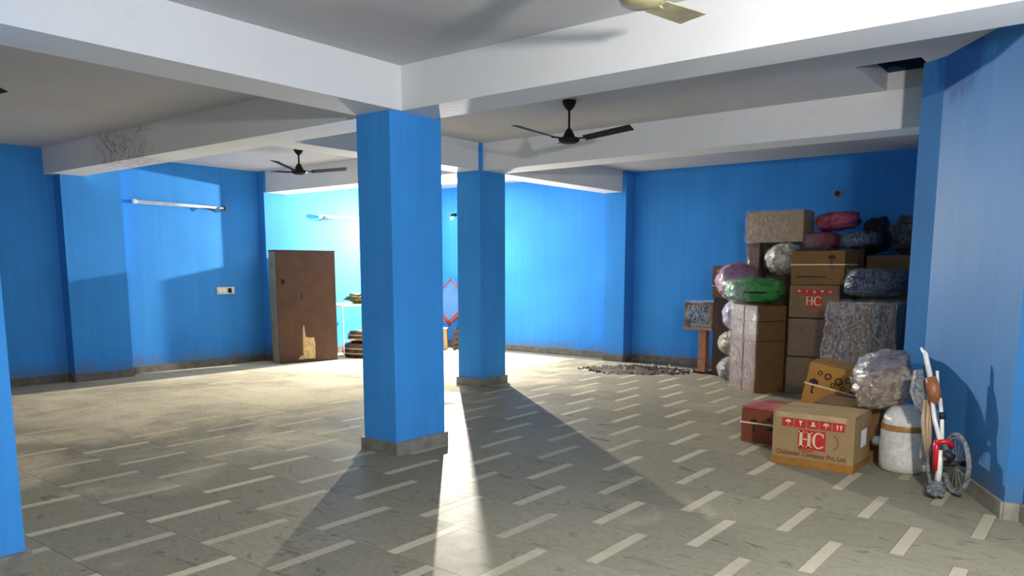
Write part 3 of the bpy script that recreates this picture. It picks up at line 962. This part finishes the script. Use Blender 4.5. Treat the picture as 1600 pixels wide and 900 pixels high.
MB().tube([(-0.05, -0.235, 0.13), (0.15, -0.225, 0.125), (0.34, -0.10, 0.13)], 0.012, 8).build('dark_band', M['black_rubber'], gb)
bag('clear_bundle', 'beige round bundle in clear film left of the strapped carton', (-3.40, 9.92, 1.43), (0.22, 0.17, 0.185), 'gold_bag', 0.16, 0.9, 7, 'film_heavy', 'bundle')
bag('red_bag', 'dark red pack in film below the pink topped pack', (-3.12, 10.50, 1.755), (0.21, 0.20, 0.11), 'red_pack', 0.15, 0.6, 8, 'film', fb=0.9)
bag('pink_pack', 'pink topped red pack lying at the top of the pile', (-2.98, 10.66, 2.00), (0.25, 0.22, 0.11), 'pink_pack', 0.16, 0.6, 9, 'film', rot=(0, R(-6), 0))
bag('navy_pack', 'navy pack in shiny film beside the dark red pack', (-2.64, 10.44, 1.755), (0.23, 0.17, 0.10), 'navy_bag', 0.14, 0.55, 10, 'film')
bag('black_bag', 'black plastic bag high against the end wall behind the navy pack', (-2.54, 10.82, 1.70), (0.17, 0.20, 0.22), 'black_bag', 0.2, 0.8, 11, None, group='black bags on the pile')
bag('black_bag', 'black plastic bag with glints at the top by the wall edge', (-2.12, 10.58, 1.675), (0.20, 0.20, 0.23), 'black_bag', 0.2, 0.8, 12, 'film', group='black bags on the pile')
bag('blue_bag', 'dark blue bag in film lying on the large wrapped box', (-2.09, 9.05, 1.20), (0.32, 0.20, 0.145), 'navy_bag', 0.12, 0.55, 13, 'film')

# wrapped roll on the drum
ro = thing('wrapped_roll', 'tan cloth roll under grey plastic lying across the white drum', 'roll', (-1.375, 6.50, 0.515), (R(18), R(-16), R(10)))
MB().blob((0, -0.08, 0.150), (0.200, 0.19, 0.140), 0.14, 2.4, 14, 0.65, 40, 26).build('cloth', M['tan_roll'], ro, smooth=True)
MB().blob((0.01, 0.07, 0.175), (0.205, 0.20, 0.150), 0.12, 2.2, 21, 0.7, 40, 26).build('grey_sheet', M['grey_plastic'], ro, smooth=True)
MB().blob((-0.005, -0.09, 0.150), (0.212, 0.20, 0.150), 0.2, 3.4, 15, 0.7, 44, 28).build('plastic_wrap', M['film_heavy'], ro, smooth=True)

# drum
dr = thing('white_drum', 'white drum wrapped in film with a brown tape band on the floor', 'drum', (-1.20, 6.305, 0))
MB().lathe([(0.150, 0.0), (0.162, 0.012), (0.168, 0.06), (0.170, 0.18), (0.166, 0.30), (0.158, 0.37), (0.135, 0.435), (0.10, 0.475), (0.05, 0.495), (0.01, 0.50)], 36).build('drum_body', M['drum_wrap'], dr, smooth=True)
MB().lathe([(0.1685, 0.312), (0.1695, 0.316), (0.1665, 0.352), (0.1655, 0.354)], 36).build('tape_band', M['tape'], dr, smooth=True)
mb = MB()
prof = [(0.160, 0.0), (0.176, 0.02), (0.178, 0.10), (0.178, 0.2), (0.174, 0.30), (0.168, 0.37), (0.145, 0.44), (0.11, 0.482), (0.055, 0.505), (0.012, 0.51)]
mb.lathe(prof, 48)
for v in mb.bm.verts:
    n = noise.noise(v.co * 14)
    v.co.x *= 1 + 0.035 * n
    v.co.y *= 1 + 0.035 * n
mb.build('plastic_wrap', M['film'], dr, smooth=True)
MB().blob((-0.185, -0.02, 0.20), (0.035, 0.05, 0.035), 0.3, 4, 4).build('film_knot', M['bubble'], dr, smooth=True)

# small stand with wrapped box
st = thing('wooden_stand', 'small wooden stand with reddish leg near the rubble', 'stand', (-4.70, 10.50, 0))
MB().box(-0.27, 0.17, -0.16, 0.16, 0.630, 0.662).build('top', M['kraft'], st, bevel=0.004)
MB().box(-0.05, 0.06, -0.10, 0.02, 0.0, 0.630).build('leg', M['pink_wood'], st, bevel=0.004)
MB().box(-0.12, 0.14, -0.10, 0.12, 0.0, 0.03).build('foot', M['kraft_dark'], st, bevel=0.004)
wb = carton('framed_box', 'small film wrapped box with brown edges standing on the wooden stand', (-4.735, 10.50, 0.664), (0.40, 0.28, 0.36), 0, 'navy_bag', wrap='film_heavy', flaps=False)
mb = MB()
for s in (-1, 1):
    mb.box(s * 0.185 - 0.03, s * 0.185 + 0.03, -0.155, -0.13, 0, 0.36)
for z in (0.0, 0.31):
    mb.box(-0.2, 0.2, -0.153, -0.13, z, z + 0.05)
mb.build('card_edge', M['kraft_brown'], wb)

# ------------------------------------------------------------------ bicycle, packed and leaning on the wall
bk = thing('packed_bicycle', 'dismantled white and red bicycle leaning on the slanting wall beside the drum', 'bicycle', (-0.80, 5.72, 0))
wdir = Vector((0.50, -0.866, 0))          # along the wall
wc = Vector((0.02, 0.06, 0.215))
def ring(r, n=36, squash=1.0):
    return [wc + wdir * (r * math.cos(2 * PI * i / n)) + Vector((0, 0, 1)) * (r * math.sin(2 * PI * i / n)) for i in range(n)]
wh = MB().tube(ring(0.194), 0.015, 10, True).build('wheel', M['bubble'], bk, smooth=True)
part_label(wh, 'small wheel wrapped in grey bubble film')
MB().tube(ring(0.172), 0.006, 8, True).build('rim', M['bubble'], wh, smooth=True)
sp = MB()
for i in range(14):
    a = 2 * PI * i / 14
    sp.tube([wc, wc + wdir * (0.172 * math.cos(a)) + Vector((0, 0, 0.172 * math.sin(a)))], 0.0018, 5)
sp.build('spokes', M['skirting'], wh)
hub = MB().tube([wc + Vector((0.05, 0.03, 0)), wc - Vector((0.06, 0.035, 0))], 0.02, 12).build('hub', M['black_rubber'], wh, smooth=True)
P = lambda x, y, z: (x + 0.80, y - 5.72, z)
MB().tube([P(-0.895, 5.72, 0.37), P(-0.89, 5.70, 0.33), P(-0.885, 5.69, 0.17)], [0.014, 0.020, 0.017], 12).build('red_fork', M['red_metal'], bk, smooth=True)
MB().tube([P(-0.885, 5.69, 0.36), P(-0.83, 5.72, 0.37), P(-0.80, 5.74, 0.33)], 0.018, 10).build('red_crown', M['red_metal'], bk, smooth=True)
MB().tube([P(-0.865, 5.70, 0.31), P(-0.862, 5.70, 0.20), P(-0.868, 5.70, 0.055)], [0.012, 0.018, 0.023], 12).build('white_fork', M['white_metal'], bk, smooth=True)
MB().tube([P(-0.835, 5.68, 0.30), P(-0.79, 5.70, 0.265)], [0.022, 0.03], 10).build('pedal', M['black_rubber'], bk, smooth=True)
MB().tube([P(-0.965, 5.86, 0.63), P(-0.93, 5.80, 0.50), P(-0.875, 5.74, 0.35)], 0.014, 10).build('frame_tube', M['white_metal'], bk, smooth=True)
MB().tube([P(-0.915, 5.86, 0.63), P(-0.885, 5.80, 0.50), P(-0.865, 5.75, 0.34)], 0.013, 10).build('frame_tube', M['white_metal'], bk, smooth=True)
MB().tube([P(-0.890, 5.81, 0.545), P(-0.882, 5.80, 0.50)], 0.022, 10).build('black_clip', M['black_rubber'], bk, smooth=True)
MB().tube([P(-1.075, 5.98, 0.955), P(-1.04, 5.95, 0.92), P(-0.985, 5.90, 0.74)], [0.008, 0.016, 0.019], 10).build('white_pole', M['white_metal'], bk, smooth=True)
MB().tube([P(-0.955, 5.92, 0.81), P(-0.94, 5.91, 0.70)], 0.010, 8).build('thin_pole', M['white_metal'], bk, smooth=True)
mb = MB().tube([P(-0.99, 5.90, 0.76), P(-0.965, 5.88, 0.69), P(-0.94, 5.87, 0.59)], [0.038, 0.046, 0.042], 16)
for v in mb.bm.verts:
    v.co += noise.noise_vector(v.co * 30) * 0.006
part_label(mb.build('taped_joint', M['rust_wrap'], bk, smooth=True), 'joint bound in rust brown tape')
for k, dx in enumerate((-0.045, -0.02, 0.0)):
    MB().tube([P(-0.965 + dx, 5.87, 0.61), P(-0.96 + dx, 5.84, 0.45), P(-0.945 + dx * 0.5, 5.82, 0.24)], 0.012, 8).build('beige_rod', M['beige_tube'], bk, smooth=True)
mb = MB().tube([P(-1.075, 5.96, 0.80), P(-1.07, 5.92, 0.66), P(-1.02, 5.88, 0.52)], [0.03, 0.052, 0.035], 14)
for v in mb.bm.verts:
    v.co += noise.noise_vector(v.co * 22) * 0.012
mb.build('wrapped_saddle', M['bubble'], bk, smooth=True)
MB().tube([P(-0.96, 5.80, 0.26), P(-0.93, 5.76, 0.12), P(-0.91, 5.73, 0.03)], 0.012, 8).build('wrapped_stay', M['bubble'], bk, smooth=True)
MB().blob(P(-0.865, 5.64, 0.052), (0.052, 0.075, 0.050), 0.5, 4, 5).build('wrapped_crank', M['bubble'], bk, smooth=True)

# ------------------------------------------------------------------ rubble
random.seed(5)
mb = MB()
mb.lathe([(0.62, 0.0), (0.42, 0.03), (0.2, 0.06), (0.02, 0.07)], 24)
for v in mb.bm.verts:
    v.co.x *= 1.15
    v.co.y *= 0.80
    v.co += noise.noise_vector(v.co * 6) * 0.03
    v.co.z = max(v.co.z, 0)
def chunk(mb, p, r):
    t = bmesh.ops.create_icosphere(mb.bm, subdivisions=1, radius=r)
    m = Matrix.Rotation(random.uniform(0, 6), 3, 'Z') @ Matrix.Rotation(random.uniform(0, 6), 3, 'X')
    s = Vector((random.uniform(0.7, 1.3), random.uniform(0.6, 1.1), random.uniform(0.45, 0.8)))
    for v in t['verts']:
        q = v.co * random.uniform(0.75, 1.2)
        q = m @ q
        v.co = Vector((q.x * s.x, q.y * s.y, q.z * s.z)) + Vector(p)
for i in range(900):
    a = random.uniform(0, 2 * PI)
    q = min(abs(random.gauss(0, 0.5)), random.uniform(0.5, 0.85))
    x, y = math.cos(a) * q * 1.05, math.sin(a) * q * 0.62
    h = max(0, 0.065 * (1 - q / 0.6))
    chunk(mb, (x, y, h + 0.006), random.uniform(0.008, 0.034))
ru = mb.build('rubble', M['rubble'], None, (-5.62, 10.15, 0), (0, 0, R(25)))
tag(ru, 'low heap of brown rubble and chippings swept up on the floor', 'rubble', None, 'stuff')
for i in range(34):
    a = random.uniform(0, 2 * PI)
    q = min(1.15, abs(random.gauss(0, 0.55)))
    x, y = math.cos(a) * q * 1.0, math.sin(a) * q * 0.60
    ca, sa = math.cos(R(25)), math.sin(R(25))
    h = max(0.012, 0.072 * (1 - q / 0.6) + 0.016)
    mb = MB()
    chunk(mb, (0, 0, 0), random.uniform(0.016, 0.034))
    o = mb.build('plaster_lump', M['rubble_pale'], None, (-5.62 + x * ca - y * sa, 10.15 + x * sa + y * ca, h))
    tag(o, 'pale plaster lump lying on the rubble heap', 'rubble', 'pale plaster lumps on the rubble heap')

# ------------------------------------------------------------------ wardrobe and the things behind it
wa = math.atan2(0.96, 0.24)
W, D, H = 1.0, 0.27, 1.79
u = Vector((math.cos(wa), math.sin(wa)))        # along the front
nrm = Vector((-u.y, u.x))                       # towards the wall
c = Vector((-10.435, 7.335)) + u * W / 2 + nrm * D / 2
wd = thing('wardrobe', 'old dark brown wardrobe with a peeled pale patch near its foot', 'wardrobe', (c.x, c.y, 0), (0, 0, wa))
MB().box(-W / 2 + 0.02, W / 2 - 0.02, -D / 2 + 0.03, D / 2, 0.0, H - 0.02).build('carcass', M['wardrobe'], wd)
part_label(MB().box(-W / 2, -W / 2 + 0.022, -D / 2 + 0.006, D / 2 + 0.01, 0, H - 0.01).build('side_panel', M['wardrobe_edge'], wd, bevel=0.003), 'dusty tan side panel')
MB().box(W / 2 - 0.022, W / 2, -D / 2 + 0.006, D / 2, 0, H - 0.01).build('side_panel', M['wardrobe'], wd, bevel=0.003)
MB().box(-W / 2 - 0.006, W / 2 + 0.006, -D / 2 - 0.004, D / 2 + 0.01, H - 0.02, H).build('top_panel', M['wardrobe'], wd, bevel=0.004)
dm = MB().box(-W / 2 + 0.004, W / 2 - 0.004, -D / 2 - 0.012, -D / 2 + 0.01, 0.015, H - 0.022)
dmo = dm.build('door', M['wardrobe'], wd, bevel=0.003)
MB().prism([(-0.105, 0.06), (0.10, 0.05), (0.105, 0.30), (0.085, 0.40), (0.03, 0.39), (-0.055, 0.41), (-0.075, 0.60), (-0.092, 0.59), (-0.10, 0.40)], -D / 2 - 0.0145, -D / 2 - 0.011, 'y').build('peeled_patch', M['ply'], dmo)
MB().prism([(-0.19, 0.055), (-0.10, 0.05), (-0.10, 0.12), (-0.15, 0.10)], -D / 2 - 0.0145, -D / 2 - 0.011, 'y').build('peeled_patch', M['ply'], dmo)
MB().tube([(-0.39, -D / 2 - 0.02, 1.33), (-0.39, -D / 2 - 0.035, 1.30), (-0.39, -D / 2 - 0.02, 1.26)], 0.012, 8).build('handle', M['black_metal'], dmo, smooth=True)
MB().tube([(-0.09, -D / 2 - 0.014, 1.10), (-0.09, -D / 2 - 0.014, 1.01)], 0.012, 8).build('lock_plate', M['kraft_dark'], dmo)

ps = MB().box(-0.10, 0.12, -0.012, 0.012, 0, 1.80).build('shade_sheet', M['ply'], None, (-10.75, 8.18, 0), (0, 0, 0))  # unseen sheet, added so its shadow bounds the lit strip on the wall
tag(ps, 'unseen narrow plywood sheet added behind the wardrobe to shade the long wall', 'board')

tt = thing('metal_table', 'thin legged pale metal table by the long wall behind the middle column', 'table', (-10.55, 8.94, 0))
MB().box(-0.32, 0.35, -0.50, 0.50, 0.875, 0.900).build('top', M['white_metal'], tt, bevel=0.004)
for sx in (-0.29, 0.32):
    for sy in (-0.47, 0.47):
        MB().tube([(sx, sy, 0), (sx, sy, 0.88)], 0.011, 8).build('leg', M['white_metal'], tt, smooth=True)
MB().tube([(0.32, -0.47, 0.30), (0.32, 0.47, 0.30)], 0.009, 8).build('rail', M['white_metal'], tt, smooth=True)
bag('cloth_bundle', 'olive and brown cloth bundle lying on the metal table', (-10.45, 9.16, 0.905), (0.22, 0.34, 0.085), 'green_cloth', 0.3, 0.8, 22, None, 'bundle', freq=3)
def coil(label, loc, r, h, mat):
    t = thing('coiled_sack', label, 'sack', loc, 0, 'coiled sacks under the table')
    prof = [(r * 0.55, 0), (r * 0.92, h * 0.05), (r, h * 0.35), (r * 0.98, h * 0.6), (r * 0.88, h * 0.92), (r * 0.6, h), (r * 0.3, h * 0.86)]
    mb = MB().lathe(prof, 40)
    for v in mb.bm.verts:
        v.co += noise.noise_vector(v.co * 9) * 0.025
        v.co.z = max(0, v.co.z)
    mb.build('sacking', M[mat], t, smooth=True)
    cd = MB()
    for z, k in ((0.32, 1.015), (0.66, 0.995)):
        cd.tube([(r * k * math.cos(2 * PI * i / 32), r * k * math.sin(2 * PI * i / 32), h * z) for i in range(32)], 0.012, 6, True)
    cd.build('cord', M['beige_tube'], t, smooth=True)
    return t
coil('wide brown coiled sack on the floor under the metal table', (-10.27, 8.99, 0), 0.40, 0.235, 'sacking')
coil('smaller brown coiled sack on top of the wide one', (-10.30, 9.03, 0.24), 0.31, 0.20, 'sacking')

cb = carton('kraft_carton', 'open kraft carton on the floor between the two columns', (-10.02, 10.56, 0), (0.32, 0.32, 0.40), 38, 'kraft', flaps=False)
crt = thing('slatted_crate', 'dark slatted crate on the floor beside the far column', 'crate', (-9.62, 10.80, 0), (0, 0, R(30)))
for k in range(4):
    MB().box(-0.17, 0.17, -0.17, -0.155, 0.02 + 0.10 * k, 0.085 + 0.10 * k).build('slat', M['kraft_dark'], crt)
    MB().box(-0.17, -0.155, -0.155, 0.17, 0.02 + 0.10 * k, 0.085 + 0.10 * k).build('slat', M['kraft_dark'], crt)
    MB().box(0.155, 0.17, -0.155, 0.17, 0.02 + 0.10 * k, 0.085 + 0.10 * k).build('slat', M['kraft_dark'], crt)
for sx in (-0.145, 0.145):
    MB().box(sx - 0.012, sx + 0.012, -0.155, -0.13, 0, 0.42).build('post', M['kraft_dark'], crt)
    MB().box(sx - 0.012, sx + 0.012, 0.13, 0.155, 0, 0.42).build('post', M['kraft_dark'], crt)
pn = thing('framed_board', 'blue square board in a red frame balanced on one corner behind the columns', 'board', (-10.10, 10.93, 0.46), (R(-8), 0, R(20)))
s = 0.60
mt = Matrix.Rotation(R(45), 4, 'Y')
MB().box(0, s, -0.008, 0.008, 0, s, Matrix.Rotation(R(-45), 4, 'Y')).build('board', M['blue_panel'], pn)
for k, (a, b) in enumerate((((0, 0), (s, 0)), ((s, 0), (s, s)), ((s, s), (0, s)), ((0, s), (0, 0)))):
    w = 0.036 if k in (0, 3) else 0.011
    rotm = Matrix.Rotation(R(-45), 4, 'Y')
    mb = MB()
    x0, x1 = min(a[0], b[0]) - w, max(a[0], b[0]) + w
    z0, z1 = min(a[1], b[1]) - w, max(a[1], b[1]) + w
    mb.box(x0, x1, -0.022, 0.022, z0, z1, rotm)
    mb.build('frame_rail', M['frame_red'], pn)
